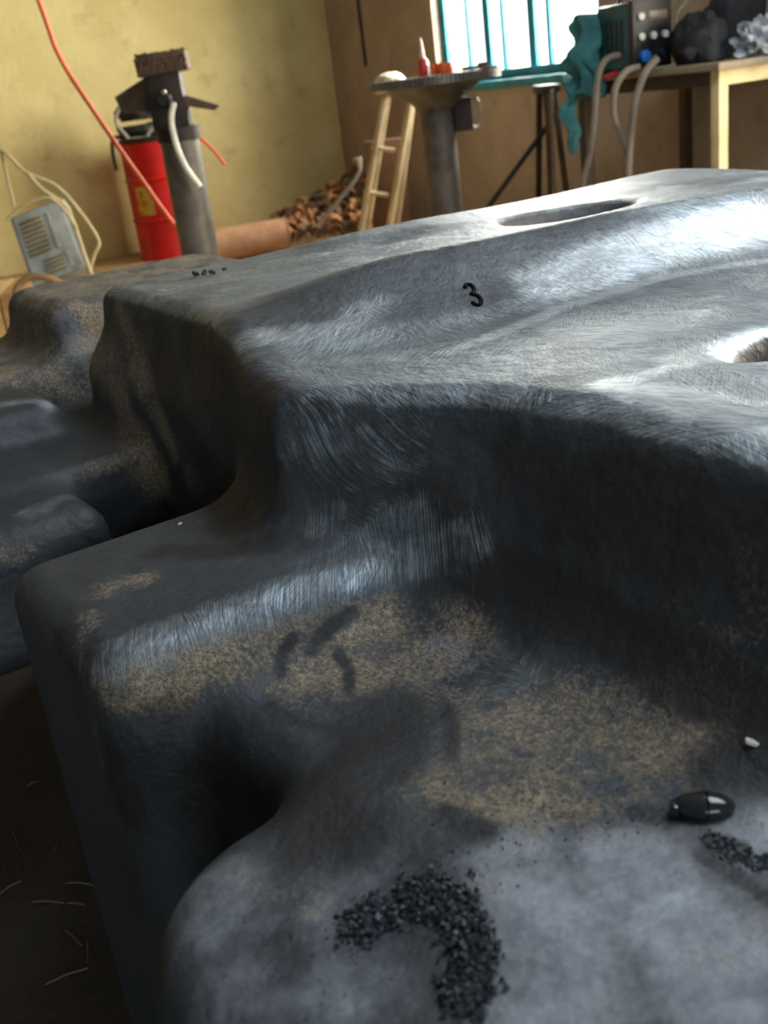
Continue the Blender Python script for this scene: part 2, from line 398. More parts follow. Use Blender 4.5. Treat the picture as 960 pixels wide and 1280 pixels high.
MASKS = {
 'bare': [
  ([(0.210, 0.782, 0.640), (0.274, 0.778, 0.643), (0.348, 0.773, 0.641), (0.427, 0.766, 0.637), (0.496, 0.734, 0.648)], 0.024, 0.62),
  ([(0.292, 0.784, 0.645), (0.436, 0.778, 0.643)], 0.021, 0.45),
  ([(0.455, 0.847, 0.662), (0.483, 0.755, 0.646), (0.520, 0.693, 0.660)], 0.024, 0.42),
  ([(0.476, 0.867, 0.743), (0.495, 0.836, 0.727), (0.513, 0.806, 0.728)], 0.044, 0.36),
  ([(0.418, 0.806, 0.645), (0.491, 0.786, 0.675), (0.506, 0.743, 0.674)], 0.021, 0.45),
  ([(0.464, 0.677, 0.592), (0.456, 0.573, 0.599)], 0.028, 0.35),
 ],
 'dust': [
  ([(0.248, 1.275, 0.571), (0.266, 1.273, 0.565)], 0.017, 1.20),
  ([(0.411, 1.421, 0.592), (0.471, 1.421, 0.592)], 0.013, 0.80),
  ([(0.200, 0.770, 0.619), (0.284, 0.749, 0.612), (0.369, 0.748, 0.611), (0.444, 0.734, 0.598)], 0.024, 1.30),
  ([(0.356, 0.719, 0.588), (0.396, 0.667, 0.585), (0.461, 0.662, 0.591)], 0.040, 1.20),
  ([(0.395, 0.577, 0.596), (0.441, 0.511, 0.598), (0.475, 0.419, 0.606)], 0.046, 1.05),
  ([(0.344, 0.512, 0.598), (0.353, 0.455, 0.598), (0.384, 0.426, 0.598)], 0.031, 1.00),
  ([(0.384, 0.525, 0.598), (0.406, 0.465, 0.598)], 0.040, 1.00),
  ([(0.252, 0.907, 0.645), (0.285, 0.901, 0.645)], 0.018, 0.80),
  ([(0.220, 0.862, 0.645), (0.190, 0.809, 0.616), (0.190, 0.818, 0.522)], 0.013, 0.60),
  ([(0.619, 1.880, 0.713), (0.529, 1.601, 0.700), (0.513, 1.512, 0.642), (0.506, 1.398, 0.568)], 0.039, 1.50),
  ([(0.560, 1.572, 0.771), (0.530, 1.473, 0.705), (0.514, 1.407, 0.672), (0.508, 1.337, 0.617)], 0.025, 1.40),
  ([(0.503, 1.289, 0.583), (0.397, 0.973, 0.647)], 0.018, 0.50),
  ([(0.532, 0.506, 0.658), (0.530, 0.444, 0.655), (0.529, 0.396, 0.655)], 0.023, 0.45),
  ([(0.559, 0.433, 0.711), (0.539, 0.407, 0.672)], 0.018, 0.50),
  ([(0.274, 0.688, 0.571), (0.268, 0.669, 0.561)], 0.007, 0.90),
  ([(0.185, 0.527, 0.585), (0.224, 0.473, 0.585)], 0.018, 0.40),
  ([(0.383, 0.405, 0.598), (0.448, 0.363, 0.599)], 0.025, 0.50),
  ([(0.359, 0.292, 0.598), (0.392, 0.286, 0.598)], 0.023, 0.50),
  ([(0.365, 0.422, 0.598), (0.298, 0.406, 0.598)], 0.016, 0.50),
 ],
 'soot_shade': [  # black marks, with shade of the front wall and recesses painted in
  ([(0.557, 0.675, 0.713), (0.565, 0.551, 0.714), (0.563, 0.429, 0.717)], 0.056, 0.70),
  ([(0.521, 0.683, 0.654), (0.517, 0.525, 0.636), (0.514, 0.384, 0.633)], 0.031, 0.90),
  ([(0.553, 1.430, 0.752), (0.516, 1.322, 0.686), (0.500, 1.208, 0.614), (0.409, 0.941, 0.652)], 0.029, 1.00),
  ([(0.551, 1.297, 0.769), (0.500, 1.105, 0.708), (0.435, 0.939, 0.670)], 0.046, 1.00),
  ([(0.530, 1.088, 0.799), (0.461, 0.937, 0.767), (0.443, 0.921, 0.690)], 0.025, 1.00),
  ([(0.324, 0.943, 0.645), (0.363, 0.897, 0.645), (0.404, 0.872, 0.647)], 0.020, 0.70),
  ([(0.471, 0.888, 0.773), (0.520, 0.834, 0.773), (0.579, 0.738, 0.770), (0.608, 0.644, 0.775)], 0.012, 0.80),
  ([(0.452, 0.890, 0.711), (0.485, 0.839, 0.705)], 0.031, 0.35),
  ([(0.520, 0.734, 0.695), (0.519, 0.681, 0.648), (0.519, 0.600, 0.636)], 0.040, 0.80),
  ([(0.358, 0.747, 0.610), (0.342, 0.742, 0.603), (0.332, 0.730, 0.593)], 0.007, 0.90),
  ([(0.420, 0.748, 0.611), (0.392, 0.745, 0.607), (0.368, 0.738, 0.598)], 0.008, 0.80),
  ([(0.389, 0.726, 0.591), (0.383, 0.702, 0.586), (0.364, 0.671, 0.585)], 0.007, 0.90),
  ([(0.306, 0.708, 0.586), (0.309, 0.667, 0.585), (0.331, 0.629, 0.586)], 0.006, 0.80),
  ([(0.374, 0.637, 0.585), (0.324, 0.573, 0.597), (0.267, 0.559, 0.592)], 0.037, 0.90),
  ([(0.265, 0.658, 0.530), (0.258, 0.525, 0.590)], 0.039, 0.80),
  ([(0.414, 0.618, 0.587), (0.392, 0.571, 0.597), (0.361, 0.528, 0.598)], 0.007, 0.60),
  ([(0.318, 0.478, 0.598), (0.323, 0.451, 0.598)], 0.014, 0.80),
  ([(0.410, 0.396, 0.598), (0.420, 0.381, 0.598)], 0.011, 0.90),
  ([(0.478, 0.388, 0.607), (0.494, 0.369, 0.616)], 0.024, 0.70),
  ([(0.407, 0.342, 0.598), (0.405, 0.295, 0.598)], 0.006, 1.00),
  ([(0.422, 0.348, 0.598), (0.426, 0.334, 0.598)], 0.009, 0.90),
  ([(0.252, 0.738, 0.557), (0.191, 0.784, 0.523)], 0.049, 0.70),
  ([(0.190, 0.821, 0.611), (0.193, 0.883, 0.624)], 0.013, 0.60),
 ],
 'painted_glint': [  # window glints on the ground metal, painted as pale streaks
  ([(0.896, 0.980, 0.793), (1.022, 0.980, 0.803), (1.136, 0.973, 0.809), (1.269, 0.961, 0.808)], 0.043, 1.00),
  ([(0.649, 0.873, 0.780), (0.850, 0.919, 0.779), (1.024, 0.915, 0.782), (1.156, 0.863, 0.780)], 0.015, 0.90),
  ([(0.736, 0.641, 0.783), (0.781, 0.642, 0.779), (0.865, 0.644, 0.775)], 0.020, 1.10),
  ([(0.648, 0.645, 0.782), (0.669, 0.575, 0.781), (0.671, 0.506, 0.779)], 0.017, 0.80),
  ([(0.516, 1.084, 0.793), (0.617, 1.040, 0.794), (0.688, 1.058, 0.805)], 0.028, 0.55),
 ],
 'worn_lit': [  # grey wear, plus lit tops and edge highlights painted lighter
  ([(0.388, 1.675, 0.655), (0.431, 1.632, 0.651)], 0.020, 0.60),
  ([(0.296, 1.323, 0.595), (0.365, 1.343, 0.588)], 0.020, 0.45),
  ([(0.564, 1.898, 0.723), (0.576, 1.877, 0.679)], 0.028, 0.80),
  ([(0.167, 0.535, 0.585), (0.157, 0.473, 0.585), (0.139, 0.438, 0.583)], 0.036, 0.55),
  ([(0.235, 0.462, 0.586), (0.190, 0.419, 0.585)], 0.041, 0.55),
  ([(0.322, 0.411, 0.598), (0.288, 0.341, 0.597), (0.266, 0.318, 0.592)], 0.042, 0.90),
  ([(0.363, 0.364, 0.598), (0.360, 0.314, 0.598), (0.343, 0.263, 0.598)], 0.043, 1.00),
  ([(0.435, 0.335, 0.598), (0.449, 0.331, 0.599)], 0.022, 1.00),
  ([(0.229, 0.790, 0.645), (0.318, 0.763, 0.634)], 0.016, 0.30),
 ],
}
# wear, painted shade and painted glints on the casting, as strokes lying on its surface (u, v, z) with a radius and a strength
cv, cq = surface_nets(casting_sdf, (.0, .05, -.03), (1.95, 2.3, .90), .0068)
def stroke_mask(strokes):
    out = np.zeros(len(cv))
    for pts, r, st in strokes:
        best = np.full(len(cv), 1e9)
        P = np.array(pts)
        for a, b in zip(P, P[1:]):
            ab = b - a; t = np.clip(((cv - a) @ ab) / (ab @ ab), 0, 1)
            best = np.minimum(best, np.linalg.norm(cv - a - t[:, None] * ab, axis=1))
        out = np.maximum(out, st * (1 - sstep(best, r * 0.25, r * 1.75)))
    return out
A = {k: stroke_mask(v) for k, v in MASKS.items()}
hgt = top_h(cv[:, 0], cv[:, 1])
ontop = sstep(cv[:, 2], hgt - .020, hgt - .006) * sstep(cv[:, 0], .46, .53) * (cv[:, 1] < 1.75)
A['bare'] = np.maximum(A['bare'], ontop * .95)
A['soot_shade'] *= 1 - ontop * .7
A['soot_shade'] = np.maximum(A['soot_shade'], 1.2 * sstep(hgt - cv[:, 2], .018, .035) * (cv[:, 0] > .70) * (cv[:, 1] < 1.55) * (cv[:, 1] > .3) * (cv[:, 2] > .68))  # shade in the hollows of the top, painted dark
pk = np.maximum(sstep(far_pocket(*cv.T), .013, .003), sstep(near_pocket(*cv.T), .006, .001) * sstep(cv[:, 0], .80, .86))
A['bare'] *= 1 - pk; A['soot_shade'] = np.maximum(A['soot_shade'], pk * 1.3)                # pockets left unground, their shade painted in dark
A['dust'] = np.where(A['dust'] > 0, A['dust'] * .72, 0)
far = sstep(cv[:, 1], 1.78, 1.92) * .75
A['dust'] = np.maximum(A['dust'], far)
# unground darker patch around the painted number
A['oxide'] = sstep(np.hypot((cv[:, 0] - .80) / .30, (cv[:, 1] - 1.07 + .2 * (cv[:, 0] - .8)) / .085), 1.5, .6) * ontop
cme = bpy.data.meshes.new('casting')
W = np.stack(to_world(cv[:, 0], cv[:, 1], cv[:, 2]), 1)
W[:, 2] = np.maximum(W[:, 2], 0.0)
cme.vertices.add(len(W)); cme.vertices.foreach_set('co', W.astype(np.float32).ravel())
cme.loops.add(len(cq) * 4); cme.loops.foreach_set('vertex_index', cq.astype(np.int32).ravel())
cme.polygons.add(len(cq)); cme.polygons.foreach_set('loop_start', np.arange(0, len(cq) * 4, 4, dtype=np.int32))
for k, v in A.items():
    at_ = cme.attributes.new(k, 'FLOAT', 'POINT'); at_.data.foreach_set('value', v.astype(np.float32))
cme.update(calc_edges=True)
cme.polygons.foreach_set('use_smooth', [True] * len(cme.polygons))
cast = bpy.data.objects.new('cast_block', cme); COL.objects.link(cast)
tag(cast, 'huge dark cast block with ground metal top, stepped lugs and dark sides', 'casting')

k = NT('ground_casting')
co = k.n('ShaderNodeTexCoord').outputs['Object']
def attr(name): return k.n('ShaderNodeAttribute', attribute_name=name).outputs['Fac']
n_big = k.noise(co, 7.0, 5.0, 0.6); n_mid = k.noise(co, 38.0, 5.0, 0.65); n_fine = k.noise(co, 210.0, 4.0, 0.7)
# grinding marks: short parallel scratches whose direction changes from patch to patch
wob = k.n('ShaderNodeTexNoise', i_Vector=co, i_Scale=6.0, i_Detail=3.0)
cow = k.n('ShaderNodeVectorMath', operation='MULTIPLY_ADD', i_0=wob.outputs['Color'], i_1=(.16, .16, .16), i_2=co).outputs[0]
vor = k.n('ShaderNodeTexVoronoi', i_Vector=cow, i_Scale=9.0)
sep = k.n('ShaderNodeSeparateColor', i_0=vor.outputs['Color'])
ang = k.math('MULTIPLY_ADD', sep.outputs[0], 1.9, 0.2)
def scratches(angle, sx, sy):
    rv = k.n('ShaderNodeVectorRotate', rotation_type='Z_AXIS', i_Vector=co, i_Angle=angle).outputs[0]
    mp = k.n('ShaderNodeMapping', i_Vector=rv, i_Scale=(sx, sy, 5.0)).outputs[0]
    return k.noise(mp, 1.0, 4.0, 0.75)
scr1 = scratches(ang, 22.0, 900.0); scr2 = scratches(k.math('ADD', ang, 0.5), 30.0, 700.0)
scr = k.math('MULTIPLY_ADD', scr2, 0.45, k.math('MULTIPLY', scr1, 0.65))
def mask(name, nz, amt, lo=.34, hi=.62):
    a_ = attr(name)                         # noise bites into the rim of a patch, never outside it
    return k.math('MULTIPLY', k.ramp(k.math('MULTIPLY_ADD', k.math('SUBTRACT', nz, .5), amt, a_), lo, hi), k.ramp(a_, 0, .25))
bare = mask('bare', k.math('MULTIPLY_ADD', scr1, .5, k.math('MULTIPLY', n_mid, .5)), 2.2, .15, .95)
n_pat = k.noise(co, 16.0, 4.0, .6)
dust = mask('dust', k.math('MULTIPLY_ADD', n_fine, .30, k.math('MULTIPLY_ADD', n_mid, .30, k.math('MULTIPLY', n_pat, .40))), 6.0, .15, 1.3)
soot_shade = mask('soot_shade', k.math('MULTIPLY_ADD', n_big, .5, k.math('MULTIPLY', n_mid, .5)), 2.2, .15, .8)
worn_lit = mask('worn_lit', k.math('MULTIPLY_ADD', n_big, .5, k.math('MULTIPLY', n_pat, .5)), 2.6, .1, 1.15)
painted_glint = mask('painted_glint', k.math('MULTIPLY_ADD', scr1, .5, k.math('MULTIPLY', n_pat, .5)), 2.4, .1, 1.0)
oxide = mask('oxide', scr1, 1.5, .1, .9)
c = k.mix(k.ramp(n_big, .35, .65), srgb(36, 42, 48), srgb(48, 52, 55))
c = k.mix(k.math('MULTIPLY', k.ramp(n_fine, .55, .75), .3), c, srgb(84, 84, 82))
cw = k.mix(k.ramp(n_mid, .3, .7), srgb(98, 103, 111), srgb(142, 147, 152))
c = k.mix(worn_lit, c, cw)
n_vf = k.noise(k.n('ShaderNodeMapping', i_Vector=co, i_Scale=(1.0, 1.7, 1.0)).outputs[0], 480.0, 3.0, .7)
cd_ = k.mix(k.ramp(k.math('MULTIPLY_ADD', n_vf, .6, k.math('MULTIPLY', n_fine, .4)), .36, .64), srgb(74, 67, 57), srgb(164, 146, 118))
cd_ = k.mix(k.math('MULTIPLY', k.ramp(n_mid, .45, .7), .5), cd_, srgb(70, 66, 60))
c = k.mix(k.math('MULTIPLY', dust, .8), c, cd_)
c = k.mix(soot_shade, c, k.mix(n_fine, srgb(18, 19, 21), srgb(38, 39, 41)))
cb = k.mix(k.ramp(scr, .42, .68), srgb(70, 77, 84), srgb(158, 170, 177))
cb = k.mix(k.math('MULTIPLY', k.ramp(n_big, .48, .72), .6), cb, srgb(60, 66, 72))
cb = k.mix(k.math('MULTIPLY', k.ramp(k.noise(cow, 11.0, 4.0, .6), .56, .74), .55), cb, srgb(190, 202, 208))
cb = k.mix(k.math('MULTIPLY', oxide, .85), cb, srgb(52, 56, 61))
cb = k.mix(k.math('MULTIPLY', painted_glint, .52), cb, k.mix(k.ramp(scr, .40, .62), srgb(128, 140, 148), srgb(228, 238, 242)))
c = k.mix(bare, c, cb)
k.link(c, k.b.inputs['Base Color'])
k.link(k.math('MULTIPLY', bare, k.math('SUBTRACT', .85, k.math('MULTIPLY', oxide, .35))), k.b.inputs['Metallic'])
rg = k.math('MULTIPLY_ADD', bare, -.13, .60)
rg = k.math('MULTIPLY_ADD', dust, .25, rg); rg = k.math('MULTIPLY_ADD', k.math('SUBTRACT', scr, .5), .35, rg, clamp=True)
rg = k.math('MULTIPLY_ADD', painted_glint, -.07, rg)
k.link(rg, k.b.inputs['Roughness'])
hs = k.math('MULTIPLY', scr, k.math('MULTIPLY_ADD', bare, .0007, .0001))
hg = k.math('MULTIPLY_ADD', n_fine, k.math('MULTIPLY_ADD', dust, .0016, .0004), k.math('MULTIPLY', n_mid, k.math('MULTIPLY_ADD', bare, -.0017, .0022)))
hg = k.math('MULTIPLY_ADD', n_big, .012, hg)
bn = k.n('ShaderNodeBump', i_Strength=1.0, i_Distance=1.0, i_Height=k.math('ADD', hs, hg))
k.link(bn.outputs[0], k.b.inputs['Normal'])
cme.materials.append(k.m)
# ------------------------------------------------------------------ things on the casting
M_black = mat('black_paint', srgb(12, 12, 13), 0.95, 0, srgb(18, 18, 19), spec=.1)
M_gloss = mat('gloss_black', srgb(30, 32, 34), 0.12, 0.0, srgb(40, 42, 45), bump=0.05, bscale=25)
M_chip = mat('black_swarf', srgb(36, 38, 43), 0.5, 0.2, srgb(58, 60, 67), scale=40)
def on_cast(u, v, lift=0.0):
    z = surf_z(u, v); return Vector(to_world(u, v, z + lift))
# hand painted number on the rib
pts2 = [(-.42, .72), (-.15, .97), (.22, .95), (.40, .70), (.26, .40), (-.12, .16), (.26, .04), (.46, -.22), (.36, -.62), (.0, -.86), (-.34, -.80), (-.46, -.58)]
Pn = [on_cast(.796 + x * .012 + y * .0095, 1.009 + y * .0225 - x * .005, 0.0003) for x, y in pts2]
mb = MB(); mb.tube(spline(Pn, 6), .0028, 8)
num = mb.build('painted_number', M_black, cast); num['label'] = 'black hand painted number 3'
# hardened glossy drip with its collar
bp = on_cast(.437, .37)
bean = thing('resin_drip', 'glossy black bean shaped drip on the low front tier', 'drip', bp, math.radians(-12))
bean.scale = (.68, .68, .68)
prof = [(0, -.030), (.006, -.028), (.012, -.020), (.0155, -.006), (.0155, .006), (.012, .018), (.006, .026), (0, .028)]
mb = MB(); mb.lathe(prof, n=24)
bmesh.ops.transform(mb.bm, matrix=Matrix.Translation((0.004, 0, .008)) @ Matrix.Rotation(math.radians(90), 4, 'Y') @ Matrix.Diagonal((.75, 1.0, 1, 1)), verts=mb.bm.verts)
mb.build('body', M_gloss, bean)
mb = MB(); mb.lathe([(.0155, -.004), (.0165, 0), (.0155, .004)], n=24)
bmesh.ops.transform(mb.bm, matrix=Matrix.Translation((.006, 0, .008)) @ Matrix.Rotation(math.radians(90), 4, 'Y') @ Matrix.Diagonal((.75, .98, .3, 1)), verts=mb.bm.verts)
mb.build('seam', M_black, bean)
mb = MB(); mb.box((-.024, -.004, .008), (.008, .014, .012), None, .003); mb.build('end_cap', M_gloss, bean)
# heap of filings, and crumbs: far too many to count
def crumbs(name, pts, n, spread, smin_, smax_, label, matl, pile=0.0):
    mb = MB()
    for i in range(n):
        a = random.random() * (len(pts) - 1); j = int(a); f = a - j
        u = pts[j][0] * (1 - f) + pts[j + 1][0] * f + random.gauss(0, spread)
        v = pts[j][1] * (1 - f) + pts[j + 1][1] * f + random.gauss(0, spread)
        s = random.uniform(smin_, smax_)
        p = on_cast(u, v, s * .25 + abs(random.gauss(0, pile)))
        if p.z < .5: continue
        R = Matrix.Rotation(random.random() * 6, 3, Vector((random.gauss(0, 1), random.gauss(0, 1), random.gauss(0, 1))).normalized())
        g = bmesh.ops.create_cube(mb.bm, size=1)['verts']
        for q in g: q.co = p + R @ Vector((q.co.x * s * random.uniform(.6, 1.3), q.co.y * s * random.uniform(.5, 1.1), q.co.z * s * random.uniform(.4, .8)))
    o = mb.build(name, matl, smooth=False); return tag(o, label, 'filings', kind='stuff')
crumbs('filings_heap', [(.219, .446), (.245, .445), (.271, .432), (.270, .405), (.262, .382), (.245, .366), (.236, .362)], 2400, .0068, .0010, .0034, 'curved heap of coarse black filings on the low front tier', M_chip, .0022)
crumbs('filings_streak', [(.425, .350), (.42, .335), (.425, .318), (.44, .30)], 420, .004, .0009, .0024, 'thin trail of black filings beside the glossy drip', M_chip)
crumbs('loose_grit', [(.15, .44), (.28, .46), (.36, .42), (.42, .40)], 220, .025, .0006, .0016, 'sparse grit scattered over the low front tier', M_chip)
M_white = mat('white_flake', srgb(205, 200, 190), 0.6)
def flake(label, px, py, s, matl, seed):
    r = RC @ Vector((px - 480, py - 640, F_PX)); r.normalize(); t = .3
    for _ in range(200):
        P = CAM + r * t; u, v = to_uv(P); d = float(casting_sdf(np.float64(u), np.float64(v), np.float64(P.z)))
        if d < 4e-4: break
        t += d * .8
    rd = random.Random(seed); mb = MB()
    poly = [(s * rd.uniform(.6, 1.1) * math.cos(a * 1.05), s * .55 * rd.uniform(.6, 1.1) * math.sin(a * 1.05)) for a in range(6)]
    mb.prism(poly, s * .3)
    o = mb.build('paint_flake', matl, smooth=False, loc=P + Vector((0, 0, s * .12)), rot=(rd.uniform(-.2, .2), rd.uniform(-.2, .2), rd.random() * 6))
    return tag(o, label, 'flake', 'loose flakes on the casting')
flake('pale flake behind the glossy drip at the foot of the dark wall', 940, 929, .007, M_white, 1)
flake('tiny white flake on top of the near lug', 225, 655, .0035, M_white, 2)
flake('reddish crumb on the heap of filings', 527, 1122, .004, mat('red_crumb', srgb(150, 90, 84), 0.7), 3)
mb = MB()
for i in range(9):
    g = random.gauss; mb.box((g(0, .012), g(0, .006), .004 + abs(g(0, .003))), (.007, .005, .005), rotz(random.random() * 3), .001)
tag(mb.build('dirt_clod', M_chip, loc=on_cast(.71, 1.56, 0.0)), 'small black clod of dirt on the rear plate of the casting', 'clod')

# ------------------------------------------------------------------ vise on a pipe post
M_pipe = mat('grey_pipe', srgb(112, 106, 98), 0.55, 0.4, srgb(78, 74, 70))
M_dark = mat('dark_iron', srgb(58, 50, 44), 0.6, 0.4, srgb(36, 32, 30))
M_rust = mat('rusty_iron', srgb(98, 78, 60), 0.8, 0.2, srgb(62, 50, 40))
M_chrome = mat('bright_steel', srgb(210, 208, 200), 0.25, 0.9)
M_cream = mat('cream_tube', srgb(236, 232, 214), 0.4)
vp = at(236, 240, 5.5); vp.z = 0
PXM = 1330 / (5.5 * .995)        # pixels per metre there
vise = thing('vise_post', 'grey pipe post carrying a rusty bench vise beside the red drum', 'vise', vp)
ztop = at(232, 158, 5.5).z
MB().lathe([(.20, 0), (.20, .02), (.098, .024)], n=32).build('base_plate', M_dark, vise)
MB().lathe([(.094, .024), (.094, ztop), (.080, ztop)], n=36).build('post', M_pipe, vise)
MB().lathe([(.105, ztop - .06), (.108, ztop), (.05, ztop + .005)], n=28).build('collar', M_dark, vise)
mb = MB(); mb.box((-.015, 0, ztop + .12), (.18, .16, .24), None, .012, (.85, .9)); mb.box((-.01, 0, ztop + .20), (.15, .14, .14), None, .01); mb.build('vise_body', M_dark, vise)
mb = MB(); mb.box((-.01, -.01, ztop + .285), (.24, .16, .085), Matrix.Rotation(math.radians(-3), 3, 'Y'), .006); jaw = mb.build('jaw_plate', M_rust, vise)
mb = MB()
for i in range(14):
    for j in range(4):
        mb.box((-.115 + i * .0165 + random.gauss(0, .003), -.094 + random.gauss(0, .003), ztop + .256 + j * .018), (.012, .012, .010), rotz(random.random()), .002)
for i in range(14):
    for j in range(6): mb.box((-.118 + i * .0165, -.08 + j * .024, ztop + .330 + random.gauss(0, .003)), (.010, .012, .014), rotz(random.random()), .002)
mb.build('serration', M_rust, jaw)
mb = MB(); mb.prism([(.04, .02), (.22, -.055), (.20, -.075), (.03, -.03)], .10, Matrix.Translation((0, -.01, ztop + .13)) @ Matrix.Rotation(math.radians(90), 4, 'X')); mb.build('side_plate', M_rust, vise)
mb = MB(); mb.prism([(-.04, .10), (-.06, .15), (-.27, .06), (-.25, -.02), (-.05, -.02)], .05, Matrix.Translation((0, .04, ztop + .11)) @ Matrix.Rotation(math.radians(90), 4, 'X')); mb.build('side_plate', M_rust, vise)
mb = MB(); mb.lathe([(0, 0), (.036, .002), (.040, .02), (.030, .06), (0, .062)], n=20); bmesh.ops.transform(mb.bm, matrix=Matrix.Translation((-.02, -.07, ztop + .13)) @ Matrix.Rotation(math.radians(90), 4, 'X'), verts=mb.bm.verts); mb.build('screw_head', M_dark, vise)
mb = MB(); mb.lathe([(0, -.014), (.010, -.010), (.014, 0), (.010, .010), (0, .014)], n=14); bmesh.ops.transform(mb.bm, matrix=Matrix.Translation((-.012, -.145, ztop + .16)), verts=mb.bm.verts); mb.build('handle_ball', M_chrome, vise)
L0 = lambda px, py, Y=5.36: at(px, py, Y) - vp
mb = MB(); mb.tube(spline([L0(217, 128), L0(214, 150), L0(220, 180), L0(231, 207), L0(250, 234)], 6), .0145, 12); mb.build('vise_handle', M_cream, vise)

# ------------------------------------------------------------------ red drum with clutter on its lid
M_red = mat('red_drum', srgb(206, 30, 26), 0.45, 0.0, srgb(168, 24, 22), spec=.4)
M_label = mat('drum_label', srgb(196, 168, 60), 0.6, 0.0, srgb(170, 90, 40), scale=18, lo=.45, hi=.6)
dp = at(207, 240, 8.35); dp.z = 0
drum = thing('oil_drum', 'red steel oil drum with a faded yellow label by the wall', 'drum', dp)
hz = .86; R_ = .27
MB().lathe([(R_, .0), (R_ + .006, .01), (R_, .02), (R_, .27), (R_ + .012, .285), (R_, .30), (R_, .56), (R_ + .012, .575), (R_, .59), (R_, hz - .02)], n=48).build('shell', M_red, drum)
MB().lathe([(R_ + .004, hz - .03), (R_ + .010, hz - .012), (R_ + .004, hz), (R_ - .012, hz), (R_ - .015, hz - .02), (0, hz - .02)], n=48).build('rim', M_dark, drum)
mb = MB()
n_ = 8; a0, a1 = math.radians(228), math.radians(258); vs = []
for i in range(n_ + 1):
    a = a0 + (a1 - a0) * i / n_
    vs.append([mb.bm.verts.new(((R_ + e) * math.cos(a), (R_ + e) * math.sin(a), z)) for e, z in ((.002, .33), (.002, .53), (.0003, .53), (.0003, .33))])
for p, q in zip(vs, vs[1:]):
    for e in range(4): mb.bm.faces.new((p[e], p[(e + 1) % 4], q[(e + 1) % 4], q[e]))
mb.build('drum_label', M_label, drum)
M_cable = mat('black_cable', srgb(40, 38, 36), 0.6); M_grey = mat('grey_cable', srgb(150, 142, 128), 0.55)
def coil(name, c, r, turns, tr, matl, label, tilt, group=None):
    pts = [Vector((r * (1 + .08 * math.sin(3.1 * a)) * math.cos(a), r * (1 + .1 * math.sin(2.3 * a)) * math.sin(a), tr * (1 + 1.1 * a / 6.28))) for a in np.linspace(0, turns * 6.283, int(turns * 26))]
    mb = MB(); mb.tube(pts, tr, 8)
    o = mb.build(name, matl, loc=c, rot=tilt); return tag(o, label, 'cable', group)
coil('cable_coil', dp + Vector((-.10, -.02, hz)), .15, 4.2, .015, M_cable, 'black coil of cable heaped on the red drum lid', (0, 0, 0))
mb = MB(); mb.tube(spline([dp + Vector(q) for q in ((-.16, -.21, hz + .01), (-.22, -.21, hz + .14), (-.12, -.20, hz + .27), (.02, -.20, hz + .26), (.06, -.20, hz + .12), (-.02, -.21, hz + .012))], 7), .013, 8)
tag(mb.build('cable_loop', M_grey), 'grey loop of cable standing up on the red drum', 'cable')
def rag(name, c, size, matl, label, cat, seed, sub=4, amp=.35, freq=2.2, group=None, rot=None):
    """crumpled lump of cloth or plastic"""
    mb = MB(); bmesh.ops.create_icosphere(mb.bm, subdivisions=sub, radius=1.0)
    for v in mb.bm.verts:
        d = v.co.normalized(); q = d * freq + Vector((seed * 3.7, seed * 1.3, 0))
        k_ = 1 + amp * (mnoise.noise(q) + .5 * abs(mnoise.noise(q * 2.3)) + .3 * mnoise.noise(q * 4.6))
        p = Vector((d.x * size[0], d.y * size[1], d.z * size[2])) * k_
        if p.z < -size[2] * .55: p.z = -size[2] * .55
        v.co = p + Vector((0, 0, size[2] * .55))
    o = mb.build(name, matl, loc=c, rot=rot)
    return tag(o, label, cat, group)
M_rag = mat('brown_rag', srgb(110, 92, 76), 0.9, 0, srgb(70, 58, 50), scale=14)
rag('oily_rag', dp + Vector((.16, -.06, hz)), (.085, .10, .07), M_rag, 'crumpled brown oily rag on the red drum lid', 'rag', 3)
rag('oily_rag', dp + Vector((-.10, -.02, hz + .12)), (.14, .11, .10), mat('dark_rag', srgb(60, 54, 48), .9), 'dark crumpled rag on top of the black coil', 'rag', 5)
mb = MB(); mb.tube(spline([dp + Vector(q) for q in ((-.20, -.10, hz + .012), (-.285, -.10, hz + .02), (-.31, -.10, hz - .08), (-.31, -.10, hz - .20))], 6), .014, 8)
tag(mb.build('hose_end', M_cable), 'short black hose end hanging over the drum rim', 'hose')

# ------------------------------------------------------------------ orange hose, orange strap
M_orange = mat('orange_hose', srgb(232, 104, 56), 0.5, 0, srgb(216, 88, 44))
o0 = at(48, 0, 5.75); o1 = at(75, 72, 5.75)
path = [o0 + (o0 - o1) * 9.0, o0 + (o0 - o1) * 3.5, o0, o1, at(120, 143, 5.75), at(175, 222, 5.75), at(228, 292, 5.75)]
path[0].z = min(path[0].z, CEIL - .01)
e_ = path[-1]; path += [Vector((e_.x + .25, 5.78, .12)), Vector((e_.x + .5, 5.85, .012)), Vector((e_.x + 1.0, 6.0, .012))]
mb = MB(); mb.tube(spline(path, 8), .0115, 10)
tag(mb.build('orange_hose', M_orange), 'orange hose slanting down from the roof behind the vise post', 'hose')
mb = MB(); mb.tube(spline([at(248, 170, 5.62), at(262, 183, 5.62), at(272, 194, 5.62), at(281, 206, 5.62)], 5), .008, 8)
tag(mb.build('orange_lead', M_orange), 'short orange lead poking out behind the vise post', 'cable')

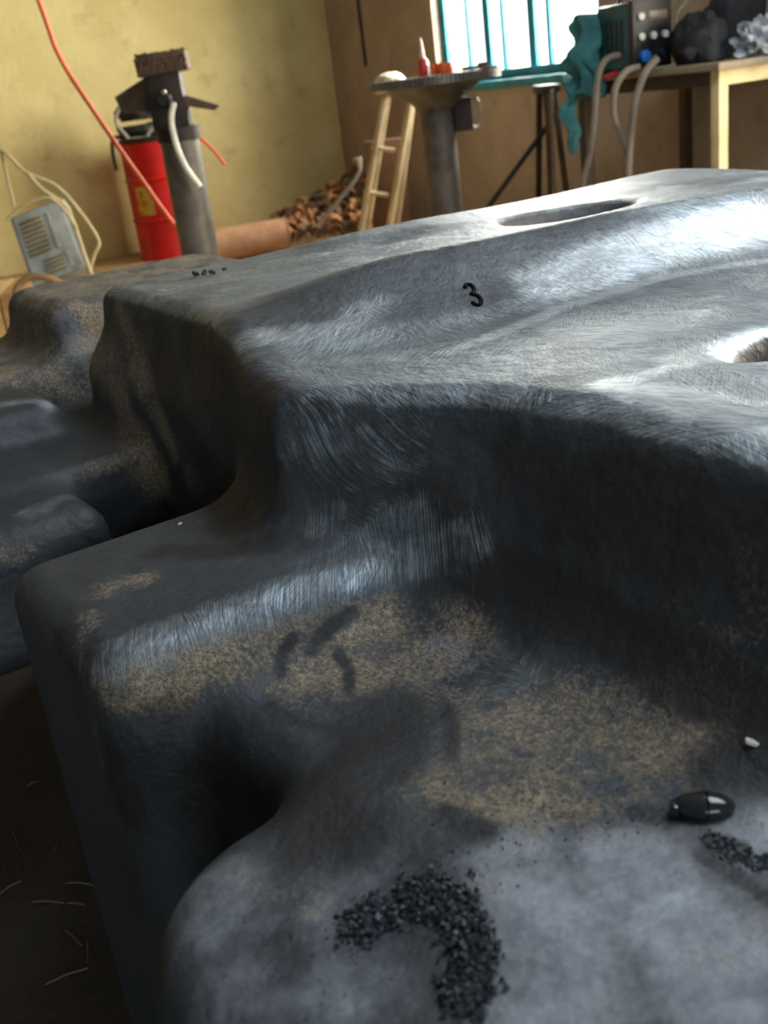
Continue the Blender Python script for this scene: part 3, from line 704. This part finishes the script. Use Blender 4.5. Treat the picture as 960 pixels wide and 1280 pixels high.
# ------------------------------------------------------------------ electrical box on wooden crate
M_wood = mat('raw_wood', srgb(206, 170, 112), 0.75, 0, srgb(164, 124, 74), scale=5)
M_ebox = mat('box_grey', srgb(176, 182, 176), 0.5, 0, srgb(150, 156, 152)); M_ebox2 = mat('box_cover', srgb(190, 196, 190), 0.45)
M_brass = mat('brass_strip', srgb(176, 150, 92), 0.4, 0.5)
bx = at(60, 302, 5.2)
crate = thing('wooden_crate', 'raw wooden crate under the grey electrical box', 'crate', (at(20, 400, 5.3).x - .05, 5.45, 0), math.radians(8))
ch = at(60, 352, 5.2).z - .055
for i in range(4):
    MB().box((-.27 + i * .18, -.30, ch / 2), (.172, .022, ch), None, .004).build('plank', M_wood, crate)
    MB().box((-.27 + i * .18, .30, ch / 2), (.172, .022, ch), None, .004).build('plank', M_wood, crate)
for s in (-1, 1):
    for i in range(3): MB().box((s * .35, -.19 + i * .19, ch / 2), (.022, .185, ch), None, .004).build('plank', M_wood, crate)
for i in range(4): MB().box((-.27 + i * .18, 0, ch + .011), (.172, .62, .022), None, .004).build('plank', M_wood, crate)
ebox = thing('electrical_box', 'open grey electrical box with terminal strips tilted on a crate', 'electrical box', (0, 0, 0))
Rb = Matrix((right, fwd, -down)).transposed() @ Matrix.Rotation(math.radians(-21), 3, 'Y') @ Matrix.Rotation(math.radians(-8), 3, 'X')
ebox.matrix_world = Matrix.Translation(bx) @ Rb.to_4x4()
bw, bh = .27, .36
MB().box((0, .05, 0), (bw, .10, bh), None, .008).build('case', M_ebox, ebox)
MB().box((0, -.008, 0), (bw - .03, .012, bh - .03), None, .003).build('cover', M_ebox2, ebox)
for i in range(8):
    MB().box((-.045 + .0, -.018, .12 - i * .024), (.11, .010, .011), None, .002).build('terminal_strip', M_brass, ebox)
for i in range(8):
    MB().lathe([(0, 0), (.008, 0), (.008, .008), (0, .010)], n=10).build('terminal_screw', M_white, ebox, loc=(.045, -.016, .12 - i * .024), rot=(math.radians(90), 0, 0))
for i in range(4):
    MB().box((.0, -.018, -.095 - i * .021), (.10, .010, .009), None, .002).build('terminal_strip', M_brass, ebox)
    MB().lathe([(0, 0), (.008, 0), (.008, .008), (0, .010)], n=10).build('terminal_screw', M_white, ebox, loc=(.075, -.016, -.095 - i * .021), rot=(math.radians(90), 0, 0))
M_ivory = mat('ivory_cable', srgb(214, 196, 146), 0.5)
def cable(label, pix, Y, r, matl, name='cable', cat='cable', group=None, extra=()):
    mb = MB(); mb.tube(spline([at(px, py, Y) if not isinstance(px, Vector) else px for px, py in pix] + list(extra), 6), r, 8)
    return tag(mb.build(name, matl), label, cat, group)
cable('ivory cable looping high round the right of the electrical box', [(-30, 175), (5, 190), (32, 215), (70, 232), (98, 262), (123, 300), (118, 318), (110, 345)], 5.08, .009, M_ivory)
cable('ivory cable lying against the right edge of the electrical box', [(36, 218), (52, 236), (82, 258), (96, 290), (106, 320), (116, 348)], 5.04, .010, M_ivory)
cable('ivory cable arched over the top of the electrical box', [(8, 275), (30, 256), (60, 247), (80, 262), (96, 285)], 5.01, .007, M_ivory)
cable('thin ivory cable hanging down beside the electrical box', [(-4, 160), (4, 200), (12, 235), (18, 258)], 5.1, .007, M_ivory)
cable('thick tan hose bent over the crate edge below the electrical box', [(18, 385), (22, 358), (40, 346), (62, 348), (80, 356)], 4.92, .016, mat('tan_hose', srgb(176, 140, 100), .6), 'hose', 'hose')

# ------------------------------------------------------------------ clay pipe, scrap heap, bar
M_clay = mat('clay_pipe', srgb(168, 128, 96), 0.8, 0, srgb(146, 106, 78), scale=9)
q0, q1 = at(262, 300, 7.6), at(358, 290, 7.75)
for q in (q0, q1): q.z = .115
mb = MB(); ax = (q1 - q0).normalized(); q0 = q0 - ax * .02
mb.lathe([(.085, .0), (.115, .0), (.115, .98), (.122, .985), (.122, 1.0), (.085, 1.0), (.085, 0.0)], n=28)
Lp = (q1 - q0).length
bmesh.ops.transform(mb.bm, matrix=Matrix.Translation(q0) @ ax.to_track_quat('Z', 'Y').to_matrix().to_4x4() @ Matrix.Diagonal((1, 1, Lp, 1)), verts=mb.bm.verts)
tag(mb.build('clay_pipe', M_clay), 'brown clay pipe lying on the floor by the wall', 'pipe')
SC = [mat('scrap_%d' % i, srgb(*c_), .8, 0, None, 10) for i, c_ in enumerate(((158, 112, 72), (196, 150, 100), (110, 76, 54), (86, 66, 52), (180, 128, 84), (128, 104, 80)))]
shapes = []
for i in range(6):
    rd = random.Random(i + 40); mb = MB(); n_ = 9; L_, w_ = rd.uniform(.09, .17), rd.uniform(.022, .045)
    rows = []
    for j in range(n_):
        t = j / (n_ - 1); ww = w_ * (math.sin(math.pi * (.12 + .76 * t)) ** .7) * rd.uniform(.85, 1.1)
        zz = .05 * math.sin(math.pi * t) + rd.gauss(0, .003)
        rows.append([mb.bm.verts.new((L_ * (t - .5), y * ww, zz + (.02 * abs(y)) + e)) for e in (0, .008) for y in (-1, 0, 1)])
    for a_, b_ in zip(rows, rows[1:]):
        for i0, i1 in ((0, 1), (1, 2), (2, 5), (5, 4), (4, 3), (3, 0)): mb.bm.faces.new((a_[i0], a_[i1], b_[i1], b_[i0]))
    for rr in (rows[0], rows[-1]): mb.bm.faces.new((rr[0], rr[1], rr[2], rr[5], rr[4], rr[3]))
    bmesh.ops.recalc_face_normals(mb.bm, faces=mb.bm.faces); me = bpy.data.meshes.new('scrap_piece'); mb.bm.to_mesh(me); mb.bm.free()
    me.materials.append(SC[i]); shapes.append(me)
rs = random.Random(11)
def wall_off(p):   # distance from the yellow wall
    return (p - K).dot(nL)
tone = ['orange brown', 'pale tan', 'dark brown', 'blackish brown', 'light brown', 'dull grey brown']
placed = []
for tries in range(6000):
    if len(placed) >= 150: break
    px = rs.uniform(338, 470); fr = (px - 335) / 130
    Y = rs.uniform(7.9, 8.9); p = at(px, 280, Y)
    hmax = .06 + .38 * fr ** 1.3 * max(0.15, (Y - 7.8) / 1.1)
    p.z = .03 + rs.random() * hmax
    if wall_off(p) < .18: p += nL * (.2 - wall_off(p))
    if (p - K).dot(nB) < .18: p += nB * (.2 - (p - K).dot(nB))
    if any(abs(p.z - q.z) < .05 and (p - q).length < .105 for q in placed): continue
    placed.append(p.copy()); j = rs.randrange(6)
    o = bpy.data.objects.new('scrap_piece', shapes[j]); COL.objects.link(o)
    o.location = p; o.rotation_euler = (rs.uniform(-.5, .5), rs.uniform(-.6, .4), rs.random() * 6.28)
    where = 'beside the clay pipe' if fr < .33 else ('high on the corner pile' if p.z > .22 else 'low in the corner pile')
    tag(o, tone[j] + ' curled offcut in the scrap heap, ' + where, 'scrap', 'offcuts in the scrap heap')
M_greyp = mat('grey_paint', srgb(150, 142, 130), .6)
mb = MB(); mb.tube(spline([at(396, 284, 7.75), at(420, 255, 7.75), at(442, 228, 7.75)], 4) + [at(450, 212, 7.75), at(447, 197, 7.75)], [.016] * 10 + [.03], 8)
tag(mb.build('bent_bar', M_greyp), 'bent grey bar leaning out of the scrap heap', 'bar')

# ------------------------------------------------------------------ step stool behind the gear table
M_alu = mat('pale_metal', srgb(206, 188, 152), .5, .2, srgb(170, 150, 118))
sp = at(486, 270, 7.0); sp.z = 0
stool = thing('step_stool', 'pale metal step stool with splayed legs behind the gear table', 'stool', sp)
Z_ = at(490, 112, 7.0).z
for (a_, b_, yo) in (((481, 122), (449, 300), 0), ((514, 122), (484, 300), 0), ((487, 120), (462, 290), .35), ((520, 120), (500, 290), .35)):
    p, q = at(*a_, 7.0) - sp, at(*b_, 7.0) - sp
    d = (q - p) / (q.z - p.z); q = p + d * (0.0 - p.z)
    p = p + Vector((0, yo * .6, 0)); q = q + Vector((0, yo, 0))
    MB().tube([q, p], .022, 8).build('leg', M_alu, stool)
for (pa, pb) in (((464, 184), (494, 188)), ((455, 240), (486, 244))):
    MB().tube([at(*pa, 7.0) - sp, at(*pb, 7.0) - sp], .014, 8).build('rung', M_alu, stool)
mb = MB(); mb.box((at(496, 112, 7.0) - sp) + Vector((0, .10, .0)), (.26, .34, .03), None, .01); mb.build('seat', M_alu, stool)
rag('white_pad', sp + Vector((at(491, 112, 7.0).x - sp.x - .01, .06, Z_ + .015)), (.09, .12, .055), mat('white_cloth', srgb(222, 214, 192), .8), 'white cloth pad lying on the step stool', 'pad', 9, amp=.15)
mb = MB(); Rk = Matrix.Rotation(math.radians(9), 3, 'X')
pb = at(488, 262, 7.55); mb.box((pb.x, 7.50, .34), (.26, .02, .68), Rk, .004); tag(mb.build('brown_board', mat('brown_board', srgb(112, 82, 58), .7)), 'brown board standing behind the legs of the step stool', 'board')

# ------------------------------------------------------------------ round gear table
M_steel = mat('table_steel', srgb(120, 114, 106), .5, .5, srgb(84, 80, 76)); M_teeth = mat('gear_ring', srgb(140, 134, 124), .5, .5, srgb(96, 92, 88))
gp = at(552, 200, 6.2); gp.z = 0
gear = thing('gear_table', 'round table made from a toothed ring gear on a pipe', 'table', gp)
gz = at(550, 93, 6.2).z
MB().lathe([(.24, 0), (.24, .015), (.09, .02)], n=32).build('base_plate', M_dark, gear)
MB().lathe([(.092, .02), (.092, gz - .14)], n=32).build('pipe', M_pipe, gear)
MB().lathe([(.115, gz - .17), (.12, gz - .155), (.14, gz - .13), (.26, gz - .05), (.30, gz - .045), (.30, gz - .035)], n=40).build('hub', M_steel, gear)
NT_ = 96; prof = []
for i in range(NT_):
    a = 2 * math.pi * i / NT_; w_ = 2 * math.pi / NT_
    prof += [(.345 * math.cos(a), .345 * math.sin(a)), (.345 * math.cos(a + w_ * .38), .345 * math.sin(a + w_ * .38)), (.362 * math.cos(a + w_ * .5), .362 * math.sin(a + w_ * .5)), (.362 * math.cos(a + w_ * .85), .362 * math.sin(a + w_ * .85))]
mb = MB(); mb.prism(prof, .045, Matrix.Translation((0, 0, gz - .0225))); mb.build('ring_gear', M_teeth, gear, smooth=False)
brk = MB().box(Vector((.135, -.02, gz - .215)), (.10, .10, .17), None, .006).build('bracket', M_dark, gear)
mb = MB(); mb.tube([(.17, -.06, gz - .145), (.215, -.06, gz - .145), (.222, -.06, gz - .16), (.222, -.06, gz - .27), (.215, -.06, gz - .285), (.18, -.06, gz - .285)], .009, 8); mb.build('pull_handle', M_chrome, brk)
M_tape = mat('orange_tape', srgb(240, 96, 30), .45)
bt = at(530, 93, 6.12); bt.z = gz
bottle = thing('glue_bottle', 'red bottle with a clear pointed nozzle on the gear table', 'bottle', bt)
MB().lathe([(.028, 0), (.030, .01), (.030, .07), (.022, .085), (.012, .09)], n=20).build('body', mat('bottle_red', srgb(206, 56, 40), .35), bottle)
MB().lathe([(.013, .088), (.013, .10), (.011, .12), (.004, .19), (.0, .192)], n=14).build('nozzle', mat('nozzle_clear', srgb(226, 200, 186), .3), bottle)
tp = at(555, 93, 6.12); tp.z = gz
tr = thing('tape_roll', 'orange roll of tape lying flat on the gear table', 'tape', tp)
MB().lathe([(.034, 0), (.055, 0), (.057, .004), (.057, .052), (.055, .056), (.034, .056), (.034, 0)], n=28).build('roll', M_tape, tr)
MB().lathe([(.030, .001), (.034, .001), (.034, .055), (.030, .055), (.030, .001)], n=28).build('core', mat('card_core', srgb(170, 140, 100), .8), tr)
mb = MB(); p = at(593, 92, 6.1); mb.box((p.x, p.y, gz + .012), (.14, .03, .02), rotz(.3), .005); mb.box((p.x + .05, p.y + .01, gz + .02), (.05, .04, .03), rotz(.3), .008)
tag(mb.build('hand_tool', M_rust), 'small rusty hand tool lying on the gear table', 'tool')
mb = MB(); p = at(622, 96, 6.15)
tp2 = at(612, 95, 6.05); mb.box((tp2.x, tp2.y, gz + .006), (.10, .02, .012), rotz(-.5), .004)
tag(mb.build('steel_rule', M_steel), 'short steel rule at the rim of the gear table', 'rule')
mb = MB(); c0 = at(500, 283, 7.1); mb.prism([(-.10, -.16), (.27, -.22), (.33, .18), (-.06, .20)], .02, Matrix.Translation((c0.x + .16, 7.3, .012)))
tag(mb.build('metal_sheet', mat('pale_sheet', srgb(150, 140, 118), .6, .2), smooth=False), 'pale metal sheet lying on the floor beneath the gear table', 'sheet')

# ------------------------------------------------------------------ workbench
M_benchc = mat('cream_bench', srgb(232, 214, 164), .55, 0, srgb(206, 184, 132))
Q0 = at(899, 78, 4.6); BH = Q0.z; BL, BW = .94, .68
bo = Q0 - dB * (BL / 2) - nB * (BW / 2); bo.z = 0
bench = thing('workbench', 'cream steel workbench with square legs against the window wall', 'workbench', bo)
bench.rotation_euler = (0, 0, math.atan2(dB.y, dB.x))
# local x along dB (towards the door), local y towards the wall
MB().box((0, 0, BH - .015), (BL + .06, BW + .06, .03), None, .005).build('table_top', mat('bench_top', srgb(150, 136, 112), .6), bench)
for y in (-1, 1): MB().box((0, y * (BW / 2 - .025), BH - .06), (BL - .05, .04, .06), None, .004).build('apron', mat('bench_shaded', srgb(84, 66, 54), .7, 0, srgb(62, 50, 42)), bench)  # long sides coloured dark brown for their shade
for x in (-1, 1): MB().box((x * (BL / 2 - .025), 0, BH - .06), (.045, BW - .05, .06), None, .004).build('apron', M_benchc, bench)
M_bshade = mat('bench_shaded', srgb(84, 66, 54), .7, 0, srgb(62, 50, 42))  # dark brown steel that also paints in the shade on the bench
for x in (-1, 1):
    for y in (-1, 1): MB().box((x * (BL / 2 - .025), y * (BW / 2 - .025), (BH - .03) / 2), (.05, .05, BH - .03), None, .004).build('leg', M_benchc if x > 0 and y < 0 else M_bshade, bench)
for y in (-1, 1): MB().box((0, y * (BW / 2 - .025), .15), (BL - .1, .035, .035), None, .004).build('stretcher', M_bshade, bench)

# welding machine
M_wteal = mat('welder_teal', srgb(34, 92, 104), .45); M_panel = mat('welder_panel', srgb(26, 28, 32), .4); M_knob = mat('knob_white', srgb(210, 208, 202), .4)
def on_bench(px, py, Y):
    p = at(px, py, Y); p.z = BH; return p
wp = on_bench(811, 75, 5.05)
weld = thing('welding_machine', 'teal welding machine with a black knob panel on the workbench', 'welder', wp)
weld.rotation_euler = (0, 0, math.radians(-72))
MB().box((-.13, 0, .145), (.27, .19, .27), None, .015).build('case', M_wteal, weld)
pan = MB().box((.015, 0, .145), (.035, .20, .28), None, .010).build('front_panel', M_panel, weld)
for i in range(3): MB().lathe([(.016, 0), (.015, .014), (0, .016)], n=14).build('knob', M_knob, pan, loc=(.033, -.06 + i * .06, .135), rot=(0, math.radians(90), 0))
MB().lathe([(.016, 0), (.015, .014), (0, .016)], n=14).build('knob', M_knob, pan, loc=(.033, -.06, .215), rot=(0, math.radians(90), 0))
MB().box((.033, .03, .215), (.004, .09, .035), None, .001).build('display', mat('display', srgb(110, 96, 80), .3), pan)
MB().lathe([(.026, 0), (.024, .03), (.015, .032), (0, .032)], n=18).build('socket', mat('socket_blue', srgb(30, 110, 196), .4), pan, loc=(.030, -.05, .055), rot=(0, math.radians(90), 0))
MB().lathe([(.026, 0), (.024, .03), (.015, .032), (0, .032)], n=18).build('socket', M_panel, pan, loc=(.030, .05, .055), rot=(0, math.radians(90), 0))
mb = MB(); mb.tube(spline([(-.22, 0, .28), (-.21, 0, .33), (-.06, 0, .33), (-.05, 0, .28)], 5), .012, 8); mb.build('carry_handle', M_panel, weld)
for i in range(5): MB().box((-.22 + i * .04, -.097, .15), (.015, .004, .13), None, .001).build('vent_slot', M_panel, weld)

# draped teal jacket over the far end of the bench
def drape(name, label, cat, cx, cy, ztop_, zbot, wtop, wbot, thick, matl, seed, folds=6, parent=None):
    mb = MB(); nu, nv = 28, 30; rings = []
    for j in range(nv):
        t = j / (nv - 1); z = ztop_ + (zbot - ztop_) * t
        ww = wtop + (wbot - wtop) * t + .03 * mnoise.noise(Vector((seed, t * 5, 0)))
        ring = []
        for i in range(nu):
            a = 2 * math.pi * i / nu
            f = 1 + .22 * math.sin(folds * a + 2 * t + seed) * (.3 + .7 * t) + .2 * mnoise.noise(Vector((math.cos(a) * 1.5, math.sin(a) * 1.5, t * 4 + seed)))
            ring.append(mb.bm.verts.new((cx + .05 * mnoise.noise(Vector((seed + 9, t * 3, 0))) + math.cos(a) * ww * f, cy + math.sin(a) * thick * f, z + .02 * math.sin(3 * a + seed))))
        rings.append(ring)
    for p, q in zip(rings, rings[1:]):
        for i in range(nu): mb.bm.faces.new((p[i], p[(i + 1) % nu], q[(i + 1) % nu], q[i]))
    mb.bm.faces.new(rings[0]); mb.bm.faces.new(rings[-1][::-1])
    o = mb.build(name, matl, parent)
    return tag(o, label, cat) if label else o
M_jacket = mat('teal_cloth', srgb(70, 128, 128), .9, 0, srgb(44, 92, 96), scale=9)
Q1 = Q0 - dB * BL
jp = at(736, 70, 5.3)
jk = thing('teal_jacket', 'faded teal work jacket draped over the end of the workbench', 'jacket')
drape('body', None, None, jp.x, jp.y, at(742, 22, 5.35).z, at(728, 120, 5.35).z, .08, .09, .06, M_jacket, 2.0, parent=jk)
j2 = at(716, 150, 5.35)
drape('sleeve', None, None, j2.x, j2.y, at(716, 98, 5.35).z, at(713, 188, 5.35).z, .045, .022, .03, M_jacket, 5.0, 4, jk)
M_blackc = mat('black_cloth', srgb(26, 27, 31), .85, 0, srgb(40, 42, 48), scale=8)
rag('black_bag', on_bench(874, 78, 4.9), (.11, .13, .13), M_blackc, 'slumped black cloth bag beside the welding machine', 'bag', 12, amp=.25)
p = on_bench(908, 70, 5.2)
mb = MB()
rag('black_hood', p + nB * -.05, (.13, .11, .20), M_blackc, 'tall pointed black hood standing behind the cloth bag', 'hood', 15, amp=.3, freq=1.4)
rag('plastic_bag', on_bench(952, 72, 4.78), (.10, .10, .085), mat('clear_plastic', srgb(176, 182, 188), .25, 0, srgb(100, 108, 118), scale=12), 'crumpled shiny white plastic bag at the bench end', 'plastic bag', 21, amp=.6, freq=3.2)
M_greyl = mat('grey_lead', srgb(142, 130, 116), .5)
cable('grey welding lead hanging straight from the welder front to the floor', [(822, 72), (806, 92), (795, 125), (789, 170), (785, 230)], 4.9, .017, M_greyl, extra=[Vector((at(784, 250, 4.98).x, 4.98, .3)), Vector((at(784, 250, 4.98).x - .03, 4.95, .012))])
cable('grey welding lead swinging in a wide loop under the welder', [(800, 84), (782, 90), (769, 112), (768, 145), (779, 175), (786, 205)], 4.95, .016, M_greyl, extra=[Vector((at(786, 240, 5.03).x, 5.03, .35)), Vector((at(786, 240, 5.03).x + .02, 5.0, .012))])
cable('dull grey lead hanging at the far end of the workbench', [(800, 68), (762, 72), (748, 95), (744, 140), (738, 190), (728, 236)], 5.1, .015, M_greyl, extra=[Vector((at(722, 260, 5.2).x, 5.2, .2)), Vector((at(718, 260, 5.2).x, 5.15, .012))])
clampm = mat('red_clamp', srgb(176, 40, 44), .5)
for lab, a_, b_ in (('red clamp handle lying below the welder sockets', (772, 70), (792, 64)), ('red clamp handle dangling at the bench edge', (756, 97), (784, 88))):
    cable(lab, [a_, ((a_[0] + b_[0]) / 2, (a_[1] + b_[1]) / 2 - 1), b_], 5.13, .011, clampm, 'clamp_handle', 'clamp')
cable('thin bent wire rising behind the black hood', [(845, 40), (846, 18), (856, 4), (866, -10)], 5.15, .006, M_greyl, 'wire', 'wire')
# leaning pole, trestle, wall cable
cable('dark pole leaning from the floor up to the trestle', [(604, 268), (648, 207), (693, 146)], 6.4, .016, M_dark, 'leaning_pole', 'pole', extra=())
tz = at(688, 110, 6.3).z; tpz = at(688, 200, 6.3); tpz.z = 0
tre = thing('trestle_stand', 'dark narrow trestle stand beside the leaning pole', 'stand', tpz)
MB().box((0, 0, tz), (.10, .30, .04), None, .005).build('head', M_dark, tre)
for x, y in ((-.03, -.12), (.03, .12), (-.03, .12), (.03, -.12)):
    MB().tube([(x * 2, y * 1.9, 0), (x * .6, y, tz - .02)], .018, 8).build('leg', M_rust if y < 0 else M_dark, tre)
cable('brown lead hanging in front of the trestle stand', [(690, 112), (690, 150), (692, 200), (693, 250)], 6.05, .010, M_greyl, extra=[Vector((at(693, 260, 6.05).x, 6.05, .3)), Vector((at(693, 260, 6.05).x + .03, 6.0, .012))])
tw = .62
mb = MB(); mb.tube([wb(tw, .012, CEIL - .02), wb(tw, .012, 2.0), wb(tw + .01, .012, 1.15)], .010, 8)
tag(mb.build('wall_cable', M_cable), 'dark cable running down the window wall near the corner', 'cable')

# ------------------------------------------------------------------ straw and litter on the floor by the casting
M_straw = mat('straw', srgb(92, 80, 60), .8)
rs = random.Random(5)
spots = [(92, 1172), (60, 1128), (100, 1105), (70, 1060), (20, 1050), (84, 1220), (12, 1110), (110, 1190), (40, 980), (95, 1130)]
for i, (px, py) in enumerate(spots):
    p = at_z(px, py, .004); L_ = rs.uniform(.008, .03); a = rs.random() * 3.1
    d = Vector((math.cos(a), math.sin(a), 0)) * L_
    mb = MB(); mb.tube([-d, Vector((0, 0, .003)), d], .0016, 5)
    tag(mb.build('straw_bit', M_straw, loc=p), 'bit of straw on the dark floor beside the casting', 'straw', 'straw bits on the floor')
